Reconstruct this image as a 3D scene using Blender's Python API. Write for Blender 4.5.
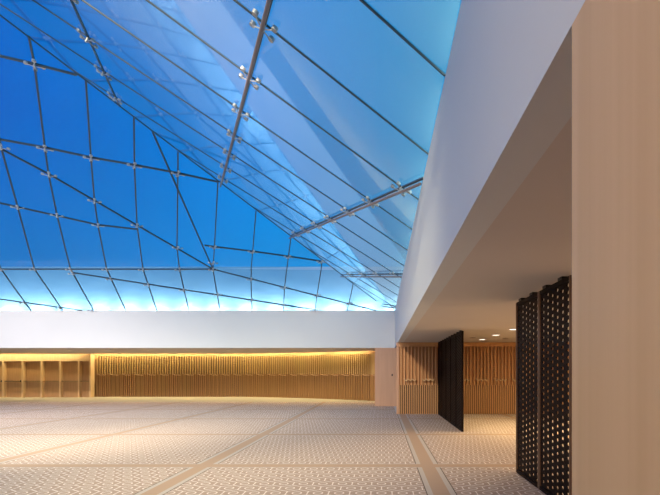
import bpy, bmesh, math, random
from mathutils import Vector, Matrix
random.seed(7)
for o in list(bpy.data.objects): bpy.data.objects.remove(o)
scn = bpy.context.scene
COL = scn.collection
R = math.radians

# ------------------------------------------------------------------ camera
F = 440.0; PX = 381.5; PY = 372.0; EYE = 1.6
cd = bpy.data.cameras.new('camera'); cam = bpy.data.objects.new('camera', cd); COL.objects.link(cam)
cam.location = (0, 0, EYE); cam.rotation_euler = (R(90), 0, 0)
cd.sensor_width = 36; cd.lens = 36*F/660; cd.shift_x = -(PX-330)/660; cd.shift_y = (PY-247.5)/660
cd.clip_start = 0.05; cd.clip_end = 300
scn.camera = cam

# ------------------------------------------------------------------ world: blue evening sky, deeper to the left, paler near the horizon
w = bpy.data.worlds.new('sky'); scn.world = w; w.use_nodes = True
nt = w.node_tree; nt.nodes.clear()
def nn(t, ty, **k):
    n = t.nodes.new(ty)
    for a, b in k.items(): setattr(n, a, b)
    return n
wo = nn(nt, 'ShaderNodeOutputWorld'); bg = nn(nt, 'ShaderNodeBackground')
tc = nn(nt, 'ShaderNodeTexCoord'); sx = nn(nt, 'ShaderNodeSeparateXYZ')
nt.links.new(tc.outputs['Generated'], sx.inputs[0])
mr = nn(nt, 'ShaderNodeMapRange'); mr.inputs['From Min'].default_value = -0.62; mr.inputs['From Max'].default_value = 0.15
nt.links.new(sx.outputs['X'], mr.inputs['Value'])
cr = nn(nt, 'ShaderNodeValToRGB')
e = cr.color_ramp.elements
e[0].position = 0.0; e[0].color = (0.003, 0.10, 0.60, 1)
e[1].position = 1.0; e[1].color = (0.015, 0.30, 0.60, 1)
m_ = e.new(0.5); m_.color = (0.002, 0.27, 0.84, 1)
nt.links.new(mr.outputs[0], cr.inputs[0])
nz = nn(nt, 'ShaderNodeTexNoise'); nz.inputs['Scale'].default_value = 2.2; nz.inputs['Detail'].default_value = 3
nt.links.new(tc.outputs['Generated'], nz.inputs['Vector'])
hz = nn(nt, 'ShaderNodeMapRange'); hz.inputs['From Min'].default_value = 0.42; hz.inputs['From Max'].default_value = 0.08
nt.links.new(sx.outputs['Z'], hz.inputs['Value'])
mx = nn(nt, 'ShaderNodeMixRGB'); mx.inputs['Color2'].default_value = (0.03, 0.38, 0.72, 1)
mh = nn(nt, 'ShaderNodeMath', operation='MULTIPLY'); mh.inputs[1].default_value = 0.55
nt.links.new(hz.outputs[0], mh.inputs[0]); nt.links.new(mh.outputs[0], mx.inputs[0])
nt.links.new(cr.outputs[0], mx.inputs['Color1'])
m2 = nn(nt, 'ShaderNodeMixRGB', blend_type='MULTIPLY'); m2.inputs[0].default_value = 0.35
nr = nn(nt, 'ShaderNodeMapRange'); nr.inputs['From Min'].default_value = .3; nr.inputs['From Max'].default_value = .7
nr.inputs['To Min'].default_value = .65; nr.inputs['To Max'].default_value = 1.15
nt.links.new(nz.outputs[0], nr.inputs['Value'])
nt.links.new(mx.outputs[0], m2.inputs['Color1']); nt.links.new(nr.outputs[0], m2.inputs['Color2'])
nt.links.new(m2.outputs[0], bg.inputs[0]); bg.inputs[1].default_value = 1.0
nt.links.new(bg.outputs[0], wo.inputs[0])

# ------------------------------------------------------------------ exposure and added fill lights for the hall
scn.view_settings.view_transform = 'Standard'; scn.view_settings.look = 'None'
scn.view_settings.exposure = 0.0; scn.view_settings.gamma = 1.0
try: scn.view_settings.use_curve_mapping = False
except Exception: pass

def area(name, loc, target, sx_, sy_, power, col):
    l = bpy.data.lights.new(name, 'AREA'); l.shape = 'RECTANGLE'; l.size = sx_; l.size_y = sy_; l.energy = power; l.color = col
    o = bpy.data.objects.new(name, l); COL.objects.link(o); o.location = loc
    d = Vector(target)-Vector(loc)
    o.rotation_euler = d.to_track_quat('-Z', 'Y').to_euler(); return o
def spot(name, loc, target, power, col, ang=90, blend=.8, rad=.15):
    l = bpy.data.lights.new(name, 'SPOT'); l.energy = power; l.color = col; l.spot_size = R(ang); l.spot_blend = blend; l.shadow_soft_size = rad
    o = bpy.data.objects.new(name, l); COL.objects.link(o); o.location = loc
    d = Vector(target)-Vector(loc)
    o.rotation_euler = d.to_track_quat('-Z', 'Y').to_euler(); return o
# unseen fill spots added to brighten the floor, fascias, walls and side ceiling
spot('hall_fill_spot', (-9, 3, 9.6), (-9, 13, 0), 18000, (1, .74, .52), 64, 1, .5)
spot('hall_fill_spot', (-19, 2, 9.0), (-17, 16, 0), 19000, (1, .84, .74), 62, 1, .5)
spot('hall_fill_spot', (-5, 0, 8.4), (-2.0, 12.5, 0), 21000, (1, .62, .38), 68, 1, .5)
spot('hall_fill_spot', (-10, 1, 6.5), (-11, 20.6, 3.2), 5500, (.95, .94, .97), 95, 1, .5)
spot('hall_fill_spot', (-2.5, 3, 6.0), (-.5, 20.6, 1.5), 2600, (1, .74, .58), 42, 1, .4)
spot('hall_fill_spot', (-3.2, -2.2, 3.4), (.62, 1.2, 1.9), 560, (1, .64, .30), 80, 1, .4)
spot('hall_fill_spot', (-3.5, 3.0, .9), (3.0, 9, 2.7), 130, (1, .74, .55), 80, 1, .6)
spot('hall_fill_spot', (-4, -2, 4.0), (.62, 9, 3.7), 300, (.80, .90, 1.0), 110, 1, .5)
# warm area fills added to brighten the side hall
area('side_hall_fill', (5.5, 4.5, 2.68), (5.5, 4.5, 0), 3, 3, 190, (1, .76, .5))
area('side_hall_fill', (5.5, 11.5, 2.68), (5.5, 11.5, 0), 2.5, 3, 240, (1, .76, .42))

# ------------------------------------------------------------------ materials
def mat(name, build):
    m = bpy.data.materials.new(name); m.use_nodes = True; t = m.node_tree; t.nodes.clear()
    out = nn(t, 'ShaderNodeOutputMaterial'); sh = build(t); t.links.new(sh, out.inputs[0]); return m
def bsdf(t, col=None, rough=.6, metal=0, spec=.4):
    b = nn(t, 'ShaderNodeBsdfPrincipled')
    if col is not None: b.inputs['Base Color'].default_value = (*col, 1)
    b.inputs['Roughness'].default_value = rough; b.inputs['Metallic'].default_value = metal
    b.inputs['Specular IOR Level'].default_value = spec; return b
def plain(name, col, rough=.6, metal=0, spec=.4, var=.06, scale=3):
    def f(t):
        b = bsdf(t, None, rough, metal, spec)
        n = nn(t, 'ShaderNodeTexNoise'); n.inputs['Scale'].default_value = scale; n.inputs['Detail'].default_value = 4
        c = nn(t, 'ShaderNodeTexCoord'); t.links.new(c.outputs['Object'], n.inputs['Vector'])
        r = nn(t, 'ShaderNodeValToRGB'); e = r.color_ramp.elements
        e[0].position = .3; e[0].color = (*[x*(1-var) for x in col], 1); e[1].position = .7; e[1].color = (*[min(1, x*(1+var)) for x in col], 1)
        t.links.new(n.outputs[0], r.inputs[0]); t.links.new(r.outputs[0], b.inputs['Base Color']); return b.outputs[0]
    return mat(name, f)
def wood(name, c1, c2, rough=.45, sc=(14, 14, .5), spec=.3):
    def f(t):
        b = bsdf(t, None, rough, 0, spec)
        c = nn(t, 'ShaderNodeTexCoord'); mp = nn(t, 'ShaderNodeMapping'); mp.inputs['Scale'].default_value = sc
        t.links.new(c.outputs['Object'], mp.inputs[0])
        n = nn(t, 'ShaderNodeTexNoise'); n.inputs['Scale'].default_value = 1.6; n.inputs['Detail'].default_value = 5; n.inputs['Distortion'].default_value = .3
        t.links.new(mp.outputs[0], n.inputs['Vector'])
        r = nn(t, 'ShaderNodeValToRGB'); e = r.color_ramp.elements
        e[0].position = .3; e[0].color = (*c1, 1); e[1].position = .7; e[1].color = (*c2, 1)
        t.links.new(n.outputs[0], r.inputs[0]); t.links.new(r.outputs[0], b.inputs['Base Color']); return b.outputs[0]
    return mat(name, f)
def emis(name, col, s):
    def f(t):
        e = nn(t, 'ShaderNodeEmission'); e.inputs[0].default_value = (*col, 1); e.inputs[1].default_value = s; return e.outputs[0]
    return mat(name, f)
def glassmat(name, tint, frost, frostfac, ior):
    def f(t):
        tr = nn(t, 'ShaderNodeBsdfTransparent'); tr.inputs[0].default_value = (*tint, 1)
        tl = nn(t, 'ShaderNodeBsdfTranslucent'); tl.inputs[0].default_value = (*frost, 1)
        gl = nn(t, 'ShaderNodeBsdfGlossy'); gl.inputs[0].default_value = (.95, .97, 1, 1); gl.inputs['Roughness'].default_value = .03
        fr = nn(t, 'ShaderNodeFresnel'); fr.inputs[0].default_value = ior
        ge = nn(t, 'ShaderNodeNewGeometry'); sb = nn(t, 'ShaderNodeMath', operation='SUBTRACT'); sb.inputs[0].default_value = 1
        t.links.new(ge.outputs['Backfacing'], sb.inputs[1])
        fm = nn(t, 'ShaderNodeMath', operation='MULTIPLY'); t.links.new(fr.outputs[0], fm.inputs[0]); t.links.new(sb.outputs[0], fm.inputs[1])
        a = nn(t, 'ShaderNodeMixShader'); a.inputs[0].default_value = frostfac
        t.links.new(tr.outputs[0], a.inputs[1]); t.links.new(tl.outputs[0], a.inputs[2])
        b = nn(t, 'ShaderNodeMixShader'); t.links.new(fm.outputs[0], b.inputs[0])
        t.links.new(a.outputs[0], b.inputs[1]); t.links.new(gl.outputs[0], b.inputs[2]); return b.outputs[0]
    return mat(name, f)
M = {}
M['white'] = plain('white_plaster', (.63, .66, .67), .7, var=.015, scale=.6)
M['ceil'] = plain('grey_plaster', (.60, .56, .52), .8, var=.03, scale=.5)
M['pale'] = wood('pale_timber_veneer', (.60, .40, .205), (.67, .46, .25), .5, (7, 7, .12))
M['pink'] = wood('pinkish_timber_veneer', (.52, .30, .19), (.58, .34, .22), .5, (6, 6, .3))
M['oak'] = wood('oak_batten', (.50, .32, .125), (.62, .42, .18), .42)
M['oakr'] = wood('reddish_oak_batten', (.66, .36, .165), (.72, .41, .19), .42)
M['oakrp'] = wood('reddish_oak_panel', (.46, .235, .105), (.50, .27, .125), .5)
M['oakd'] = wood('oak_backing', (.07, .032, .012), (.10, .05, .02), .6)
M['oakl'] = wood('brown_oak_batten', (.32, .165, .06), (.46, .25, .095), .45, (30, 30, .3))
M['oakm'] = wood('oak_panel', (.40, .22, .095), (.50, .29, .13), .5)
M['dark'] = wood('dark_stained_timber', (.006, .003, .0025), (.012, .006, .005), .55, spec=.1)
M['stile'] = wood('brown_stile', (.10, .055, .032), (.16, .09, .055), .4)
M['glowrefl'] = plain('blue_grey_glow_reflector', (.25, .39, .58), .8, var=.05, scale=.8)  # for the reflector added behind the lower panes
M['black'] = plain('black_metal', (.012, .011, .010), .4)
M['steel'] = plain('brushed_steel', (.40, .41, .42), .35, .5, var=.05, scale=30)
M['joint'] = plain('dark_joint_sealant', (.03, .045, .06), .4)
M['rod'] = plain('bronze_steel_rod', (.22, .18, .18), .5, .2)
M['lens'] = emis('lamp_lens', (1, .93, .78), 3.0)
M['lensdim'] = emis('dim_lamp_lens', (1, .86, .62), .9)
M['ring'] = plain('lamp_ring', (.6, .55, .5), .4)
M['glassB'] = glassmat('clear_blue_glass', (.78, .92, .95), (.62, .92, .88), .08, 1.54)
M['glassA'] = glassmat('frosted_blue_glass', (.84, .97, 1), (.6, .92, .88), .11, 1.15)

def carpet_mat(t):
    L = t.links.new
    def mth(op, a, b=None, c=None):
        n = nn(t, 'ShaderNodeMath', operation=op)
        for i, v in enumerate((a, b, c)):
            if v is None: continue
            if isinstance(v, (int, float)): n.inputs[i].default_value = v
            else: L(v, n.inputs[i])
        return n.outputs[0]
    b = bsdf(t, None, .95, 0, .05)
    c = nn(t, 'ShaderNodeTexCoord'); s = nn(t, 'ShaderNodeSeparateXYZ'); L(c.outputs['Object'], s.inputs[0])
    X, Y = s.outputs[0], s.outputs[1]
    # hexagonal lattice of rings
    sx_, sy_ = .28, .28*1.7320508
    def cell(ox, oy):
        ax = mth('SUBTRACT', mth('FLOORED_MODULO', mth('ADD', X, ox), sx_), sx_/2)
        ay = mth('SUBTRACT', mth('FLOORED_MODULO', mth('ADD', Y, oy), sy_), sy_/2)
        l = mth('SQRT', mth('ADD', mth('MULTIPLY', ax, ax), mth('MULTIPLY', ay, ay)))
        return ax, ay, l
    a = cell(0, 0); d = cell(sx_/2, sy_/2)
    pick = mth('LESS_THAN', a[2], d[2])
    def mixv(u, v): return mth('ADD', mth('MULTIPLY', u, pick), mth('MULTIPLY', v, mth('SUBTRACT', 1, pick)))
    gx, gy, gl = mixv(a[0], d[0]), mixv(a[1], d[1]), mixv(a[2], d[2])
    ax_ = mth('ABSOLUTE', gx); ay_ = mth('ABSOLUTE', gy)
    hexd = mth('MAXIMUM', ax_, mth('ADD', mth('MULTIPLY', ax_, .5), mth('MULTIPLY', ay_, .8660254)))
    ring = mth('LESS_THAN', mth('ABSOLUTE', mth('SUBTRACT', gl, .060)), .008)
    hexl = mth('GREATER_THAN', hexd, sx_/2-.0075)
    # spokes from ring to hexagon, only on some rings
    ang = mth('ARCTAN2', gy, gx)
    sp = mth('ABSOLUTE', mth('SUBTRACT', mth('FLOORED_MODULO', mth('ADD', ang, math.pi/6), math.pi/3), math.pi/6))
    spoke = mth('MULTIPLY', mth('LESS_THAN', mth('MULTIPLY', sp, gl), .007), mth('GREATER_THAN', gl, .056))
    line = mth('MINIMUM', mth('ADD', ring, hexl), 1)
    n = nn(t, 'ShaderNodeTexNoise'); n.inputs['Scale'].default_value = 90; L(c.outputs['Object'], n.inputs['Vector'])
    ms = nn(t, 'ShaderNodeMixRGB'); ms.inputs['Color1'].default_value = (*CARPET, 1); ms.inputs['Color2'].default_value = (.92, .80, .69, 1)
    L(line, ms.inputs[0])
    # grid of plain bands with pale edging
    def dist(V, off, per):
        return mth('ABSOLUTE', mth('SUBTRACT', mth('FLOORED_MODULO', mth('ADD', V, -off+per/2), per), per/2))
    dx = dist(X, .79, 3.83); dy = dist(Y, 7.52, 3.76)
    bx = mth('LESS_THAN', dx, .112); by = mth('LESS_THAN', dy, .12)
    band = mth('MAXIMUM', bx, by)
    pale = mth('MULTIPLY', mth('LESS_THAN', dx, .185), mth('GREATER_THAN', dx, .112))
    pale = mth('MULTIPLY', pale, mth('SUBTRACT', 1, by))
    pale2 = mth('MULTIPLY', mth('LESS_THAN', dy, .145), mth('GREATER_THAN', dy, .12))
    pale2 = mth('MULTIPLY', pale2, mth('SUBTRACT', 1, bx))
    dark = mth('MULTIPLY', mth('LESS_THAN', dx, .20), mth('GREATER_THAN', dx, .185))
    far = mth('GREATER_THAN', Y, 23.6)
    def over(prev, fac, col):
        m = nn(t, 'ShaderNodeMixRGB'); m.inputs['Color2'].default_value = (*col, 1); L(fac, m.inputs[0]); L(prev, m.inputs['Color1']); return m.outputs[0]
    o = over(ms.outputs[0], dark, (.18, .14, .11))
    o = over(o, pale2, (.58, .52, .46))
    o = over(o, pale, (.56, .48, .41)); o = over(o, band, (.50, .345, .24))
    o = over(o, far, (.52, .46, .33))
    mm = nn(t, 'ShaderNodeMixRGB', blend_type='MULTIPLY'); mm.inputs[0].default_value = .25
    L(o, mm.inputs['Color1']); L(n.outputs[0], mm.inputs['Color2']); L(mm.outputs[0], b.inputs['Base Color'])
    return b.outputs[0]
CARPET = (.47, .345, .27)
M['carpet'] = mat('patterned_carpet', carpet_mat)

# ------------------------------------------------------------------ helpers
def link(name, bm, m, parent=None, smooth=False):
    bmesh.ops.recalc_face_normals(bm, faces=bm.faces)
    me = bpy.data.meshes.new(name); bm.to_mesh(me); bm.free(); me.materials.append(m)
    if smooth:
        for p in me.polygons: p.use_smooth = True
    o = bpy.data.objects.new(name, me); COL.objects.link(o)
    if parent: o.parent = parent
    return o
def box(bm, x0, x1, y0, y1, z0, z1):
    v = [bm.verts.new(p) for p in ((x0,y0,z0),(x1,y0,z0),(x1,y1,z0),(x0,y1,z0),(x0,y0,z1),(x1,y0,z1),(x1,y1,z1),(x0,y1,z1))]
    for f in ((0,3,2,1),(4,5,6,7),(0,1,5,4),(1,2,6,5),(2,3,7,6),(3,0,4,7)): bm.faces.new([v[i] for i in f])
def obox(bm, c, ux, uy, uz, a, b_, c_):
    c, ux, uy, uz = Vector(c), Vector(ux)*a, Vector(uy)*b_, Vector(uz)*c_
    v = [bm.verts.new(c+i*ux+j*uy+k*uz) for i, j, k in ((-1,-1,-1),(1,-1,-1),(1,1,-1),(-1,1,-1),(-1,-1,1),(1,-1,1),(1,1,1),(-1,1,1))]
    for f in ((0,3,2,1),(4,5,6,7),(0,1,5,4),(1,2,6,5),(2,3,7,6),(3,0,4,7)): bm.faces.new([v[i] for i in f])
def prism(bm, pts, d):
    a = [bm.verts.new(p) for p in pts]; b_ = [bm.verts.new(Vector(p)+Vector(d)) for p in pts]
    n = len(pts); bm.faces.new(a); bm.faces.new(b_[::-1])
    for i in range(n): bm.faces.new((a[i], b_[i], b_[(i+1) % n], a[(i+1) % n]))
def tube(bm, p, q, r, n=10, r2=None):
    p, q = Vector(p), Vector(q); d = (q-p).normalized(); r2 = r if r2 is None else r2
    u = d.orthogonal().normalized(); v = d.cross(u)
    A = [bm.verts.new(p+r*(math.cos(2*math.pi*i/n)*u+math.sin(2*math.pi*i/n)*v)) for i in range(n)]
    B = [bm.verts.new(q+r2*(math.cos(2*math.pi*i/n)*u+math.sin(2*math.pi*i/n)*v)) for i in range(n)]
    bm.faces.new(A[::-1]); bm.faces.new(B)
    for i in range(n): bm.faces.new((A[i], A[(i+1) % n], B[(i+1) % n], B[i]))
def B_(): return bmesh.new()
def struct(name, bm, m, parent=None):
    o = link(name, bm, m, parent)
    if not parent: o['kind'] = 'structure'
    return o
def empty(name, loc=(0, 0, 0)):
    o = bpy.data.objects.new(name, None); COL.objects.link(o); o.location = loc; o.empty_display_size = .1; return o
def tag(o, label, cat, group=None):
    o['label'] = label; o['category'] = cat
    if group: o['group'] = group
    return o
def copy_tree(o, parent=None):
    c = o.copy(); COL.objects.link(c); c.parent = parent
    for ch in [x for x in bpy.data.objects if x.parent == o]: copy_tree(ch, c)
    return c
def ray(px, py): return ((px-PX)/F, (PY-py)/F)

# ------------------------------------------------------------------ room shell
CE = EYE+1.13                       # underside of ceilings and fascias
FT = EYE+2.88                       # top of the white fascia
ZB = 20.6                           # back fascia
XF = .62                            # side fascia
TB, TA, TU = .516, .59, .305        # slopes of the glass facets
XL = -27.0
ZWR = 16.85
bm = B_(); box(bm, XL-.2, 9.2, -4.2, 30.6, -.25, -.012); struct('floor', bm, M['ceil'])
def zw(x):   # curved back wall: depth as a function of X
    if x < -9: return 28.4 if x > -17 else 28.4-.06*(-17-x)
    t = (x+9)/(9-.3); return 28.4-4.0*max(0, t)**1.45
bm = B_(); g = .004
pl = [(XL+g, -4+g), (XF-g, -4+g), (XF-g, 1.433+g), (XF+.30+g, 1.433+g), (XF+.30+g, -4+g), (9-g, -4+g), (9-g, ZWR-g), (XF-.04-g, ZWR-g), (XF-.04-g, ZB-g), (-.31-g, ZB-g), (-.31-g, zw(-.33)-g)]
pl += [(x, zw(x)-g) for x in [-.6-i*.6 for i in range(44)]] + [(XL+g, zw(XL)-g)]
prism(bm, [(x, y, -.012) for x, y in pl], (0, 0, .012)); o = link('patterned_carpet', bm, M['carpet'])
tag(o, 'beige wall-to-wall carpet with white ring lattice in squares divided by plain tan bands', 'carpet')
bm = B_(); box(bm, XF, XF+.22, 0-4, ZB, CE, FT); struct('trim_1', bm, M['white'])
bm = B_(); box(bm, XL, XF+.22, ZB, ZB+.22, CE, FT); struct('trim_2', bm, M['white'])
bm = B_(); box(bm, XF+.22, 9.0, -4, ZB+.22, CE, CE+.25); struct('ceiling', bm, M['ceil'])
bm = B_(); box(bm, XF, XF+.30, -4, 1.433, 0, CE); struct('wall_right_front', bm, M['pale'])
bm = B_(); box(bm, -.31, 1.4, ZB, 25.6, 0, CE); struct('wall_pier', bm, M['pink'])
bm = B_(); box(bm, 9.0, 9.2, -4, 17.2, 0, CE+.25); struct('wall_right', bm, M['pale'])
bm = B_(); box(bm, XL-.2, XL, -4, 30.6, 0, 6); struct('wall_left', bm, M['white'])
bm = B_(); box(bm, XL-.2, 9.2, -4.2, -4, 0, 6); struct('wall_front', bm, M['white'])

# curved back wall
bm = B_()
xs = [XL + i*(-.31-XL)/60 for i in range(61)]
def ribbon(bm, f0, f1, z0, z1, xs=xs):
    rows = []
    for x in xs:
        rows.append([bm.verts.new(p) for p in ((x, f0(x), z0), (x, f1(x), z0), (x, f1(x), z1), (x, f0(x), z1))])
    for a, b_ in zip(rows, rows[1:]):
        for i in range(4): bm.faces.new((a[i], a[(i+1) % 4], b_[(i+1) % 4], b_[i]))
    bm.faces.new(rows[0]); bm.faces.new(rows[-1][::-1])
ribbon(bm, zw, lambda x: zw(x)+.2, 0, CE+.65); struct('wall_back', bm, M['oakm'])
SO = 1.15   # width of the cove slot
bm = B_(); ribbon(bm, lambda x: ZB+.22, lambda x: zw(x)-SO, CE, CE+.10); struct('ceiling_soffit', bm, M['ceil'])
bm = B_(); ribbon(bm, lambda x: zw(x)-SO-.12, lambda x: zw(x)+.2, CE+.65, CE+.75); struct('ceiling_cove', bm, M['white'])
bm = B_(); ribbon(bm, lambda x: zw(x)-SO-.12, lambda x: zw(x)-SO, CE+.10, CE+.65); struct('trim_3', bm, M['white'])
# strip lamps in the cove, above the slats
cx = XL+.3
while cx < -.9:
    nx = min(cx+2.6, -.5); xm = (cx+nx)/2
    of = .80 if xm < -18.3 else .34
    o = area('cove_strip_lamp', (xm, zw(xm)-of, CE+.45), (xm, zw(xm)-.22, 0), nx-cx, .08, (52 if xm < -18.3 else 78)*(nx-cx)/2.6, (1, .84, .47))
    o.rotation_euler = (R(4), 0, math.atan2(zw(nx)-zw(cx), nx-cx)); cx = nx

# ------------------------------------------------------------------ back slatted panelling, curved
def inset(dots):   # x position on wall for image columns
    out = []
    for p in dots:
        z = 28.0
        for _ in range(8): z = zw((p-PX)/F*z)
        out.append((p-PX)/F*z)
    return out
cols = [97.5]
while cols[-1] < 365:
    p = cols[-1]; step = 12.5 if p < 180 else (12.5-(p-180)/110*1.9 if p < 290 else 10.25); cols.append(p+step)
cols.append(376.0)
mx_ = inset(cols)
pan = empty('slatted_wall_panelling', (mx_[0], zw(mx_[0]), 0))
tag(pan, 'long curved oak slatted wall panelling under the glowing cove at the back of the hall', 'wall panelling')
def child(name, bm, m, par):
    bmesh.ops.translate(bm, verts=bm.verts, vec=-par.location); return link(name, bm, m, par)
ZS = EYE+1.03; ZM = EYE-.14; ZLg = EYE-.17
b1 = B_()
xs2 = [mx_[0]+i*(mx_[-1]-mx_[0])/50 for i in range(51)]
ribbon(b1, lambda x: zw(x)-.03, lambda x: zw(x)-.003, .001, ZS, xs2); child('backing', b1, M['oakd'], pan)
bu, bl = B_(), B_()
def wf(x):   # tangent frame
    d = Vector((1, (zw(x+.05)-zw(x-.05))/.1, 0)).normalized(); return d, Vector((-d.y, d.x, 0))
for i in range(len(mx_)-1):
    a, b_ = mx_[i], mx_[i+1]; w_ = b_-a
    for k in range(5):
        x = a+w_*(k+.5)/5; t, n = wf(x)
        obox(bu, (x, zw(x)-.10, (ZM+ZS)/2), t, n, (0,0,1), .024, .06, (ZS-ZM)/2)
    for k in range(6):
        x = a+w_*(k+.5)/6; t, n = wf(x)
        obox(bl, (x, zw(x)-.10+.02*(k % 2), ZM/2+.003), t, n, (0,0,1), .034, .055, ZM/2-.003)
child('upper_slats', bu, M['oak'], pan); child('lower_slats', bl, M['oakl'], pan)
for i in range(len(mx_)-1):
    a = mx_[i]; w_ = mx_[i+1]-a; b1 = B_()
    prof = [(0,.035),(.10,.05),(.2,0),(.32,-.02),(.42,.0),(.5,-.02),(.6,-.03),(.68,.0)]
    for (u0, h0), (u1, h1) in zip(prof, prof[1:]):
        x0, x1 = a+w_*(u0+.1), a+w_*(u1+.1)
        prism(b1, [(x0, zw(x0)-.20, ZLg+h0), (x1, zw(x1)-.20, ZLg+h1), (x1, zw(x1)-.20, ZLg+h1-.03), (x0, zw(x0)-.20, ZLg+h0-.03)], (0, .085, 0))
    child('wave_ledge', b1, M['pale'], pan)
    b1 = B_(); x = a+w_*(1/12); tube(b1, (x, zw(x)-.12, ZS-.06), (x, zw(x)-.03, ZS-.06), .035, 10); child('dark_peg', b1, M['black'], pan)

# ------------------------------------------------------------------ left niches
xn1 = mx_[0]-.06; zn = zw(-22)-.42
npx = [-16, 3, 22.3, 41.3, 60, 78.8, 94.6]
nx_ = [(p-PX)/F*zn for p in npx]; nx_[-1] = min(nx_[-1], xn1)
nic = empty('niche_cabinet', (nx_[0], zn, 0))
tag(nic, 'row of open timber niches with dark rails at the far left of the back wall', 'cabinet')
ZN = EYE+.68
b1 = B_(); box(b1, nx_[0]-.04, nx_[-1]+.04, zn+.22, zn+.36, 0, ZN); child('back_panel', b1, M['oakm'], nic)
b1 = B_(); box(b1, nx_[0]-.04, nx_[-1]+.04, zn, zn+.36, ZN, EYE+1.12); child('header_panel', b1, M['pale'], nic)
for x in nx_:
    b1 = B_(); box(b1, x-.045, x+.045, zn-.02, zn+.32, .002, ZN); child('upright', b1, M['pale'], nic)
for i, (a, b_) in enumerate(zip(nx_, nx_[1:])):
    b1 = B_(); box(b1, a+.045, b_-.045, zn+.12, zn+.32, .98, 1.01); child('shelf', b1, M['oak'], nic)
    b1 = B_(); tube(b1, (a+.05, zn+.05, 1.02), (b_-.05, zn+.05, 1.02), .022 if i < 2 else .014, 8)
    if i < 2: box(b1, b_-.13, b_-.046, zn+.0, zn+.10, .96, 1.09)
    o = child('rail', b1, M['black'], nic)
b1 = B_(); x0_, x1_ = nx_[-1]+.045, mx_[0]-.005; box(b1, x0_, x1_, zn-.02, zn+.36, .002, ZS); child('end_post', b1, M['pale'], nic)

# ------------------------------------------------------------------ slatted wall of the side hall
ZW = 16.76
bm = B_(); box(bm, XF-.04, 9.0, ZW+.09, ZW+.3, 0, CE); struct('wall_back_right', bm, M['oakm'])
sp = empty('slatted_wall_panelling', (XF-.02, ZW, 0))
tag(sp, 'reddish oak slatted wall panelling with small wave hooks behind the dark lattice screens', 'wall panelling')
ZT = EYE-.50; ZH = CE-.16
b1 = B_(); box(b1, XF, 8.98, ZW+.07, ZW+.088, .002, CE-.003); child('backing', b1, M['oakrp'], sp)
b1 = B_(); box(b1, XF, 8.98, ZW-.01, ZW+.07, ZH, CE-.003); child('header_rail', b1, M['oakr'], sp)
b1 = B_(); box(b1, XF-.05, XF+.045, ZW-.02, ZW+.09, .002, CE-.003); child('end_post', b1, M['pink'], sp)
bu, bl, bk = B_(), B_(), B_()
x = XF+.13
while x < 8.9: box(bu, x-.014, x+.014, ZW-.05, ZW+.07, ZT, ZH); x += .132
x = XF+.08
while x < 8.95: box(bl, x-.014, x+.014, ZW-.03, ZW+.055, .003, ZT); x += .072
box(bk, XF+.046, 8.98, ZW+.056, ZW+.069, .003, ZT)
child('upper_slats', bu, M['oakr'], sp); child('lower_slats', bl, M['oakr'], sp); child('dark_backing', bk, M['oakd'], sp)
x = XF+.22; zk = EYE-.27
while x < 8.4:
    b1 = B_()
    for j in range(3):
        xa = x+j*.155
        pr = [(0,.045-.022*j/2),(.035,.015),(.075,-.03),(.115,-.035),(.155,.02)]
        for (u0,h0),(u1,h1) in zip(pr, pr[1:]):
            prism(b1, [(xa+u0, ZW-.17, zk+h0), (xa+u1, ZW-.17, zk+h1), (xa+u1, ZW-.17, zk+h1-.045), (xa+u0, ZW-.17, zk+h0-.045)], (0, .12, 0))
    child('wave_hook', b1, M['pale'], sp); x += .682

# switch on the pier
b1 = B_(); box(b1, -.03, .03, -.012, 0, -.045, .045); o = link('wall_switch', b1, M['black']); 
o.location = (.50, ZB-.001, EYE-.14); tag(o, 'tiny dark wall switch on the pinkish timber pier', 'switch')

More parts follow.
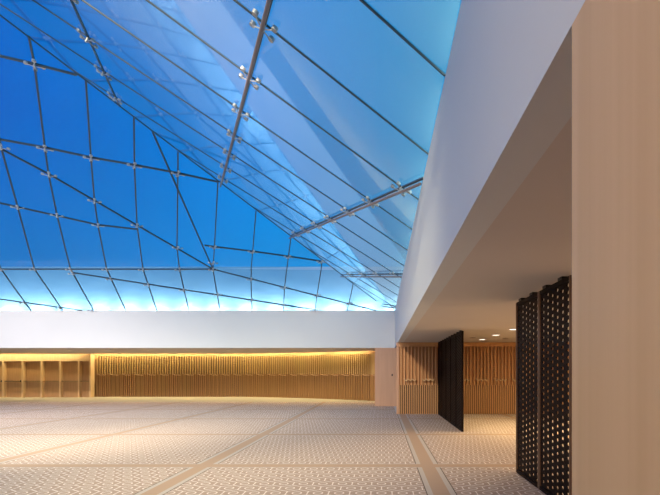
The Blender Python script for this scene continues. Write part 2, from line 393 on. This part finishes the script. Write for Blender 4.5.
# ------------------------------------------------------------------ lattice screens (dark), hung from the side hall ceiling
def make_screen(W, H, near):
    r = empty('lattice_screen')
    # panel in the YZ plane: y from 0 to W
    T = .028
    for y0, y1 in ((0, .035), (W-.035, W)):
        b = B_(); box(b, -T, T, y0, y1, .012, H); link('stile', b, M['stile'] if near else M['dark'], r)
    for z0, z1 in ((.012, .06), (H-.05, H)):
        b = B_(); box(b, -T, T, .035, W-.035, z0, z1); link('rail', b, M['dark'], r)
    b = B_(); y0, y1, z0, z1 = .035, W-.035, .06, H-.05
    nc = 6; cw = (y1-y0)/nc; nrw = 31; ch = (z1-z0)/nrw; T2 = .007
    def hexcell(ya, yb, za, zb):
        yc, zc = (ya+yb)/2, (za+zb)/2; hy, hz = (yb-ya)*.245, (zb-za)*.31
        out = [(ya, za), (yc, za), (yb, za), (yb, zc), (yb, zb), (yc, zb), (ya, zb), (ya, zc)]
        inn = [(yc-hy*.75, zc-hz*.62), (yc, zc-hz), (yc+hy*.75, zc-hz*.62), (yc+hy, zc), (yc+hy*.75, zc+hz*.62), (yc, zc+hz), (yc-hy*.75, zc+hz*.62), (yc-hy, zc)]
        V = [[[b.verts.new((x, p, q)) for p, q in ring] for ring in (out, inn)] for x in (-T2, T2)]
        for i in range(8):
            k = (i+1) % 8
            b.faces.new((V[0][0][i], V[0][0][k], V[0][1][k], V[0][1][i])); b.faces.new((V[1][0][k], V[1][0][i], V[1][1][i], V[1][1][k]))
            b.faces.new((V[0][1][i], V[0][1][k], V[1][1][k], V[1][1][i]))
    for i in range(nc):
        ya, yb = y0+i*cw, y0+(i+1)*cw
        if i % 2 == 0:
            for k in range(nrw): hexcell(ya, yb, z0+k*ch, z0+(k+1)*ch)
        else:
            box(b, -T2, T2, ya, yb, z0, z0+ch/2); box(b, -T2, T2, ya, yb, z1-ch/2, z1)
            for k in range(nrw-1): hexcell(ya, yb, z0+(k+.5)*ch, z0+(k+1.5)*ch)
    # raised weave strips
    for s in (1, -1):
        for k in range(-2, nrw+8):
            za = z0+k*ch; zb = za+s*ch*nc/2
            if min(za, zb) < z0 or max(za, zb) > z1: continue
            pa, pb = Vector((-T2-.003, y0, za)), Vector((-T2-.003, y1, zb)); d = (pb-pa).normalized()
            obox(b, (pa+pb)/2, d, Vector((1, 0, 0)), d.cross(Vector((1, 0, 0))), (pb-pa).length/2, .003, .006)
    link('lattice', b, M['dark'], r)
    for y in (W*.28, W*.78):
        b = B_(); box(b, -.035, .035, y-.06, y+.06, H, CE-.001); link('hanger', b, M['black'], r)
    return r
XS = 2.16
wn = (6.99-4.97)/2
s0 = make_screen(wn-.006, CE-.035, True); s0.location = (XS, 4.97, 0)
tag(s0, 'tall dark lattice screen panel nearest the viewer, partly cut by the timber wall', 'screen', 'dark lattice screens')
s1 = copy_tree(s0); s1.location = (XS, 4.97+wn, 0)
tag(s1, 'tall dark lattice screen panel just behind the nearest one, its far edge uncovered', 'screen', 'dark lattice screens')
wf_ = (16.66-11.72)/5
f0 = make_screen(wf_-.006, CE-.035, False)
nm = ['nearest', 'second nearest', 'middle', 'second farthest', 'farthest']
for i in range(5):
    o = f0 if i == 0 else copy_tree(f0); o.location = (XS, 11.72+i*wf_, 0)
    tag(o, '%s panel of the far dark screen row standing before the slatted wall' % nm[i], 'screen', 'dark lattice screens')

# ------------------------------------------------------------------ downlights
def make_down(r, lensm):
    e_ = empty('downlight')
    b = B_(); n = 20
    for i in range(n):
        a0, a1 = 2*math.pi*i/n, 2*math.pi*(i+1)/n
        P = lambda a, rr, z: (rr*math.cos(a), rr*math.sin(a), z)
        prism(b, [P(a0, r, -.012), P(a1, r, -.012), P(a1, r*1.25, -.012), P(a0, r*1.25, -.012)], (0, 0, .012))
    bmesh.ops.remove_doubles(b, verts=b.verts, dist=.0001); link('trim_ring', b, M['ring'], e_)
    b = B_(); tube(b, (0, 0, -.008), (0, 0, -.001), r, 20); link('lens', b, lensm, e_)
    return e_
d0 = make_down(.11, M['lens'])
lab = {15.2: 'round recessed ceiling downlight closest to the slatted wall of the side hall', 13.4: 'round recessed downlight, middle of the three visible in the side hall ceiling',
       11.6: 'round recessed downlight beside the top of the near lattice screen'}
for i, (y, l) in enumerate(lab.items()):
    o = d0 if i == 0 else copy_tree(d0); o.location = (3.48, y, CE); tag(o, l, 'downlight', 'side hall ceiling downlights')
    spot('downlight_lamp', (3.48, y, CE-.03), (3.48, y, 0), 60, (1, .82, .45), 110, .6, .08)
v = make_down(.10, M['oakd']); v.name = 'ceiling_vent'; v.location = (3.0, 14.4, CE); tag(v, 'unlit dark round ceiling vent by the top of the far screen row', 'vent')
v2 = copy_tree(v); v2.location = (4.15, 14.7, CE); tag(v2, 'unlit dark round ceiling vent right of the lit downlights', 'vent')
e0 = make_down(.10, M['lensdim'])
words = ['leftmost', 'second from left', 'third from left', 'fourth from left', 'fifth from left', 'sixth from left', 'seventh from left', 'eighth from left', 'rightmost']
for i in range(9):
    px = 29+i*40; z = 22.9
    o = e0 if i == 0 else copy_tree(e0); o.location = ((px-PX)/F*z, z, CE)
    tag(o, 'small soffit downlight under the white back beam, %s of its row' % words[i], 'downlight', 'soffit downlights along the back wall')
    spot('soffit_lamp', ((px-PX)/F*z, z, CE-.03), ((px-PX)/F*z, z+.5, 0), 28, (1, .85, .6), 100, .7, .08)

# ------------------------------------------------------------------ glass roof
def PB(X, Y): return Vector((X, Y, FT+TB*(XF-X)))                       # east facet
def PA(X, Y): return Vector((X, Y, FT+TA*(ZB-Y)))                       # lower north facet
YK = 18.24; HK = FT+TA*(ZB-YK)
def PU(X, Y): return Vector((X, Y, HK+TU*(YK-Y)))                       # upper north facet
def hitB(px, py): a, h = ray(px, py); Z = (2.88+TB*XF)/(h+TB*a); return PB(a*Z, Z)
def hitA(px, py): a, h = ray(px, py); Z = (2.88+TA*ZB)/(h+TA); return PA(a*Z, Z)
def hitU(px, py): a, h = ray(px, py); Z = (HK-EYE+TU*YK)/(h+TU); return PU(a*Z, Z)
def hipX(Y): return -.25-.625*(ZB-Y)
K = hitA(213, 269); K = Vector((K.x, YK, HK))
Qb = Vector((-.25, ZB, FT)); Q = PB(-.25, ZB); E = PB(hipX(18.0), 18.0)
E0 = PB(hipX(-4), -4)

def cut(poly, p, d):   # split convex plan polygon (list of Vector 3D) by a plan line through p along d -> (left, right)
    nrm = Vector((-d.y, d.x)); s = [(q.xy-p).dot(nrm) for q in poly]
    L_, R_ = [], []
    for i in range(len(poly)):
        j = (i+1) % len(poly); a, b_ = poly[i], poly[j]
        if s[i] >= 0: L_.append(a)
        if s[i] <= 0: R_.append(a)
        if s[i]*s[j] < 0:
            t = s[i]/(s[i]-s[j]); c = a.lerp(b_, t); L_.append(c); R_.append(c)
    return L_, R_
def parea(p):
    return abs(sum(p[i].x*p[(i+1) % len(p)].y-p[(i+1) % len(p)].x*p[i].y for i in range(len(p))))/2
def split(polys, p3, q3, ext=.35):
    p, q = p3.xy, q3.xy; d = (q-p); Ln = d.length; d = d/Ln; out = []
    for poly in polys:
        L_, R_ = cut(poly, p, d)
        if len(L_) < 3 or len(R_) < 3 or parea(L_) < .02 or parea(R_) < .02: out.append(poly); continue
        nrm = Vector((-d.y, d.x)); ts = []
        for i in range(len(poly)):
            a, b_ = poly[i], poly[(i+1) % len(poly)]; sa, sb = (a.xy-p).dot(nrm), (b_.xy-p).dot(nrm)
            if sa*sb <= 0 and abs(sa-sb) > 1e-9: ts.append((a.lerp(b_, sa/(sa-sb)).xy-p).dot(d))
        t0, t1 = min(ts), max(ts); ov = min(t1, Ln+ext)-max(t0, -ext)
        if ov > .6*(t1-t0): out += [L_, R_]
        else: out.append(poly)
    return out
def pane(poly, m, par, gap=.012):
    c = sum(poly, Vector())/len(poly)
    n = (poly[1]-poly[0]).cross(poly[2]-poly[0]).normalized()
    if n.z < 0: n = -n
    pts = [q+(c-q).normalized()*min(gap, (c-q).length*.2) for q in poly]
    b = B_(); prism(b, pts, n*.016); link('glass_pane', b, m, par)
def seg(bm, a, b_, w_, d_, up, off=0):
    a, b_ = Vector(a), Vector(b_); t = (b_-a).normalized(); s = t.cross(up).normalized(); u = s.cross(t)
    obox(bm, (a+b_)/2+u*off, t, s, u, (a-b_).length/2, w_/2, d_/2)
def fitting(c, t, up, par, arm, r):
    t = t.normalized(); s = t.cross(up).normalized(); u = s.cross(t).normalized()
    b = B_(); base = c-u*.07
    tube(b, c-u*.10, c+u*.0, r*.7, 8)
    for i, j in ((1, 1), (1, -1), (-1, 1), (-1, -1)):
        e_ = c+t*arm*i+s*arm*j
        tube(b, base, e_-u*.05, r*.22, 6); tube(b, e_-u*.055, e_-u*.015, r, 12)
    link('spider_fitting', b, M['steel'], par)
NB = Vector((TB, 0, 1)).normalized(); NA = Vector((0, TA, 1)).normalized(); NU = Vector((0, TU, 1)).normalized()

# --- window_1: east facet
w1 = empty('window_1', (XF, ZB, FT)); w1['kind'] = 'structure'
def wchild(o, par):
    for ch in [x for x in bpy.data.objects if x.parent == par]:
        ch.matrix_parent_inverse = Matrix.Translation(-par.location)
eastpoly = [PB(XF, -4), PB(XF, ZB), Q, E0]
polys = [eastpoly]
JZ = [4.27+1.535*k for k in range(-6, 13)]; BZ = [.33-6.3, .33, 6.53, 12.9]
jd = Vector((2.08, 1)); bd = Vector((-.42, 1))
def clipseg(poly, p, d):
    nrm = Vector((-d.y, d.x)); ts = []
    for i in range(len(poly)):
        a, b_ = poly[i], poly[(i+1) % len(poly)]; sa, sb = (a.xy-p).dot(nrm), (b_.xy-p).dot(nrm)
        if sa*sb < 0: ts.append((a.lerp(b_, sa/(sa-sb)).xy-p).dot(d.normalized()))
    if len(ts) < 2: return None
    dn = d.normalized(); return p+dn*min(ts), p+dn*max(ts)
js, bs = [], []
def rodless(a, b_): return a.y + (XF-a.x)*(-1/.42) < -3 or max(a.x, b_.x) < .5 and False
more = [ZB+1.5+1.535*k for k in range(0, 6)]
for z in JZ+[JZ[-1]+1.535*k for k in range(1, 7)]:
    s_ = clipseg(eastpoly, Vector((XF, z)), jd)
    if s_ and (s_[1]-s_[0]).length > .3: js.append((PB(*s_[0]), PB(*s_[1])))
for z in BZ+[12.9+6.3, 25.5]:
    s_ = clipseg(eastpoly, Vector((XF, z)), bd)
    if s_ and (s_[1]-s_[0]).length > .3: bs.append((PB(*s_[0]), PB(*s_[1])))
for a, b_ in js+bs: polys = split(polys, a, b_, 2)
for p in polys: pane(p, M['glassB'], w1)
for a, b_ in js:
    b = B_(); seg(b, a, b_, .015, .02, NB, -.005); link('glazing_joint', b, M['joint'], w1)
for a, b_ in bs:
    if b_.y > 0 and min(a.y, b_.y) > -20 and (a-PB(XF, .33)).length > 0 and not rodless(a, b_):
        b = B_(); tube(b, a-NB*.10, b_-NB*.10, .023, 10); link('steel_rod', b, M['rod'], w1)
    b = B_(); seg(b, a, b_, .03, .03, NB, -.005); link('glazing_joint', b, M['joint'], w1)
def isect(a, b_, c, d):
    r, s = (b_-a).xy, (d-c).xy; den = r.x*s.y-r.y*s.x
    if abs(den) < 1e-9: return None
    t = ((c-a).x*s.y-(c-a).y*s.x)/den; u = ((c-a).x*r.y-(c-a).y*r.x)/den
    if 0 <= t <= 1 and 0 <= u <= 1: return a.lerp(b_, t)
for a, b_ in bs:
    for c, d in js:
        p = isect(a, b_, c, d)
        if p: fitting(p, b_-a, NB, w1, .115, .034)
wchild(None, w1)

# --- window_2 (lower north facets) and window_3 (upper north facet): joint lines read off the glazing grid
w2 = empty('window_2', (XL, ZB, FT)); w2['kind'] = 'structure'
w3 = empty('window_3', (XL, YK, HK)); w3['kind'] = 'structure'
lowA = [PA(XL, ZB), Qb, K, Vector((XL, YK, HK))]
triT = [K, Qb, Q, E]
up = [Vector((XL, YK, HK)), K, PU(E.x, YK-.2), PU(hipX(-4), -4), PU(XL, -4)]
lo_v = [((31,310.5),(1,268.7)),((63,310.5),(34.5,268.7)),((94,310.5),(70.5,268.7)),((126,310.5),(106.7,268.7)),((157,310.5),(143,268.9)),((189,310.5),(179.5,268.9)),
        ((220,310.5),(213,269)),((252,310.5),(251,278.5)),((283.5,310.5),(284.5,287)),((315,310.5),(317,294.5)),((347,310.5),(349,302.7))]
for k in range(1, 5): lo_v.append(((31-31.4*k, 310.5), (1-35.6*k, 268.7)))
lo_h = [((-120,284),(0,299)),((0,299),(82,310.2)),((73,272.5),(315,309.5))]
up_v = [((34.5,268.7),(17.6,206)),((17.6,206),(2,150)),((2,150),(-18,60)),((70.5,268.7),(57,214.5)),((57,214.5),(48.5,173)),((48.5,173),(45,147)),((45,147),(34.5,63.6)),((34.5,63.6),(29,36)),
        ((106.7,268.7),(98,224.5)),((98,224.5),(94.5,200)),((94.5,200),(91,157)),((91,157),(86,80)),((143,268.9),(137,223.6)),((137,223.6),(134.5,164.5)),((134.5,164.5),(134,117)),
        ((179.5,268.9),(177,247)),((177,247),(178,172.7)),((178,172.7),(178,152)),((213,269),(214.5,246.4)),((214.5,246.4),(218,181)),
        ((251,269.6),(252.7,251)),((252.7,251),(256,211)),((286.7,269.8),(288.5,256)),((288.5,256),(291,237)),((321,269.9),(322,261)),((1,268.7),(-24,210)),((-24,210),(-48,140))]
up_h = [((-60,188.5),(0,202.7)),((0,202.7),(98,224.5)),((98,224.5),(137,229)),((-60,120),(-4,148)),((0,148),(48.5,173.5)),((48.5,173.5),(213,269)),((152.5,131),(177,187)),((177,187),(213,269)),
        ((-60,41),(0,55.5)),((0,55.5),(34.5,63.6)),((34.5,63.6),(77,74.5)),((-60,125),(0,139)),((0,139),(45,147)),((45,147),(91,157)),((91,157),(134.5,164.5)),((134.5,164.5),(178,172.7)),((178,172.7),(218,181.5)),
        ((204.5,245),(214.5,246.4)),((214.5,246.4),(252.7,251)),((252.7,251),(288.5,256)),((288.5,256),(321.5,261))]
def runA(w_, polys0, segs, hit, m, N, fits, wd):
    polys = polys0; S = [(hit(*a), hit(*b_)) for a, b_ in segs]
    for a, b_ in S: polys = split(polys, a, b_)
    for p in polys: pane(p, m, w_)
    for a, b_ in S:
        b = B_(); seg(b, a, b_, wd, .05, N, -.01); link('glazing_joint', b, M['joint'], w_)
    for f, d in fits: fitting(f, d, N, w_, .11, .042)
nodes_lo = [(1,268.7),(34.5,268.7),(70.5,268.7),(106.7,268.7),(143,268.9),(179.5,268.9),(213,269),(251,278.5),(284.5,287),(317,294.5),(349,302.7),
            (24,302.3),(59.5,307.3),(92,309),(73,272.7),(111,278.3),(148.3,284),(183.5,289.3),(217.8,294),(251.5,299.5),(283.6,304.5),(315,309.3)]
S1 = [(hitA(*p), Vector((.4, 1, 0))) for p in nodes_lo]
runA(w2, [lowA], lo_v+lo_h, hitA, M['glassA'], NA, S1, .032)
b = B_(); seg(b, Vector((XL, YK, HK)), K, .036, .04, NA, -.01); link('glazing_joint', b, M['joint'], w2)
b = B_(); seg(b, K, Qb, .036, .04, NA, -.01); link('glazing_joint', b, M['joint'], w2)
# folded corner facet between the crease and the east glass
b = B_(); b.free()
def tri(par, pts, m): pane(pts, m, par)
def onseg(a, b_, px):   # point of a 3D segment that shows at image column px
    lo, hi = 0., 1.
    f = lambda t: PX+F*(a.lerp(b_, t).x)/(a.lerp(b_, t).y)
    for _ in range(40):
        mid = (lo+hi)/2
        if (f(mid)-px)*(f(lo)-px) <= 0: hi = mid
        else: lo = mid
    return a.lerp(b_, (lo+hi)/2)
bot = [K]+[onseg(K, Qb, c) for c in (251, 284.5, 317, 349)]+[Qb]
top = [onseg(K, E, c) for c in (251.5, 286.7, 321)]+[E]
tri(w2, [bot[0], bot[1], top[0]], M['glassA'])
tri(w2, [bot[1], bot[2], top[1], top[0]], M['glassA'])
tri(w2, [bot[2], bot[3], top[2], top[1]], M['glassA'])
X4 = E.lerp(Q, .40)
tri(w2, [bot[3], top[2], E], M['glassA']); tri(w2, [bot[3], bot[4], X4, E], M['glassA'])
tri(w2, [bot[4], bot[5], X4], M['glassA']); tri(w2, [X4, bot[5], Q], M['glassA'])
for a, c in ((bot[1], top[0]), (bot[2], top[1]), (bot[3], top[2]), (bot[4], X4)):
    b = B_(); seg(b, a, c, .036, .04, NA, -.01); link('glazing_joint', b, M['joint'], w2)
# upright corner closure
tri(w2, [Qb, Vector((XF, ZB, FT)), Q], M['glassB'])
nodes_up = [(17.6,206.4),(57,214.5),(98,224.5),(1,146),(49,173.7),(94.5,200),(137,224.5),(177.5,247),(34.5,63.6),(45,147.5),(91,157),(134.5,164.5),(178,172.7),
            (214.5,246.4),(252.7,251),(288.5,256),(321,261),(213,262)]
S2 = [(hitU(*p), Vector((.2, 1, 0))) for p in nodes_up]
runA(w3, [up], up_v+up_h, hitU, M['glassA'], NU, S2, .036)
wchild(None, w2); wchild(None, w3)
# hip joint between the facets
b = B_(); seg(b, E, E0, .022, .03, NB, .0); seg(b, Q, E, .022, .03, NB, 0); struct('trim_4', b, M['joint'])

# --- blue-grey reflector added outside the glass for a pale glow, one uplight per pane
bm = B_(); box(bm, XL-.2, XF+3, ZB+1.25, ZB+1.35, FT-.6, FT+2.35); struct('wall_glow_reflector', bm, M['glowrefl'])
bm = B_(); box(bm, XL-.2, XF+3, ZB+.22, ZB+1.25, FT-.6, FT-.5); struct('trim_5', bm, M['white'])
for i in range(19):
    x = .7-1.47*i
    area('glow_reflector_lamp', (x, ZB+.85, FT-.12), (x, ZB+1.25, FT+.12), .45, .10, 62, (1, .98, .84))
# --- uplights on the ledges behind the glass
for i in range(13):
    y = JZ[6]-.75+1.535*(i-1)
    if y > ZB-.3: break
    o = area('ledge_uplight_lamp', (XF+.22, y, FT+.10), (XF-1.3, y, FT+1.15), 1.25, .26, 8, (.86, 1, .93))
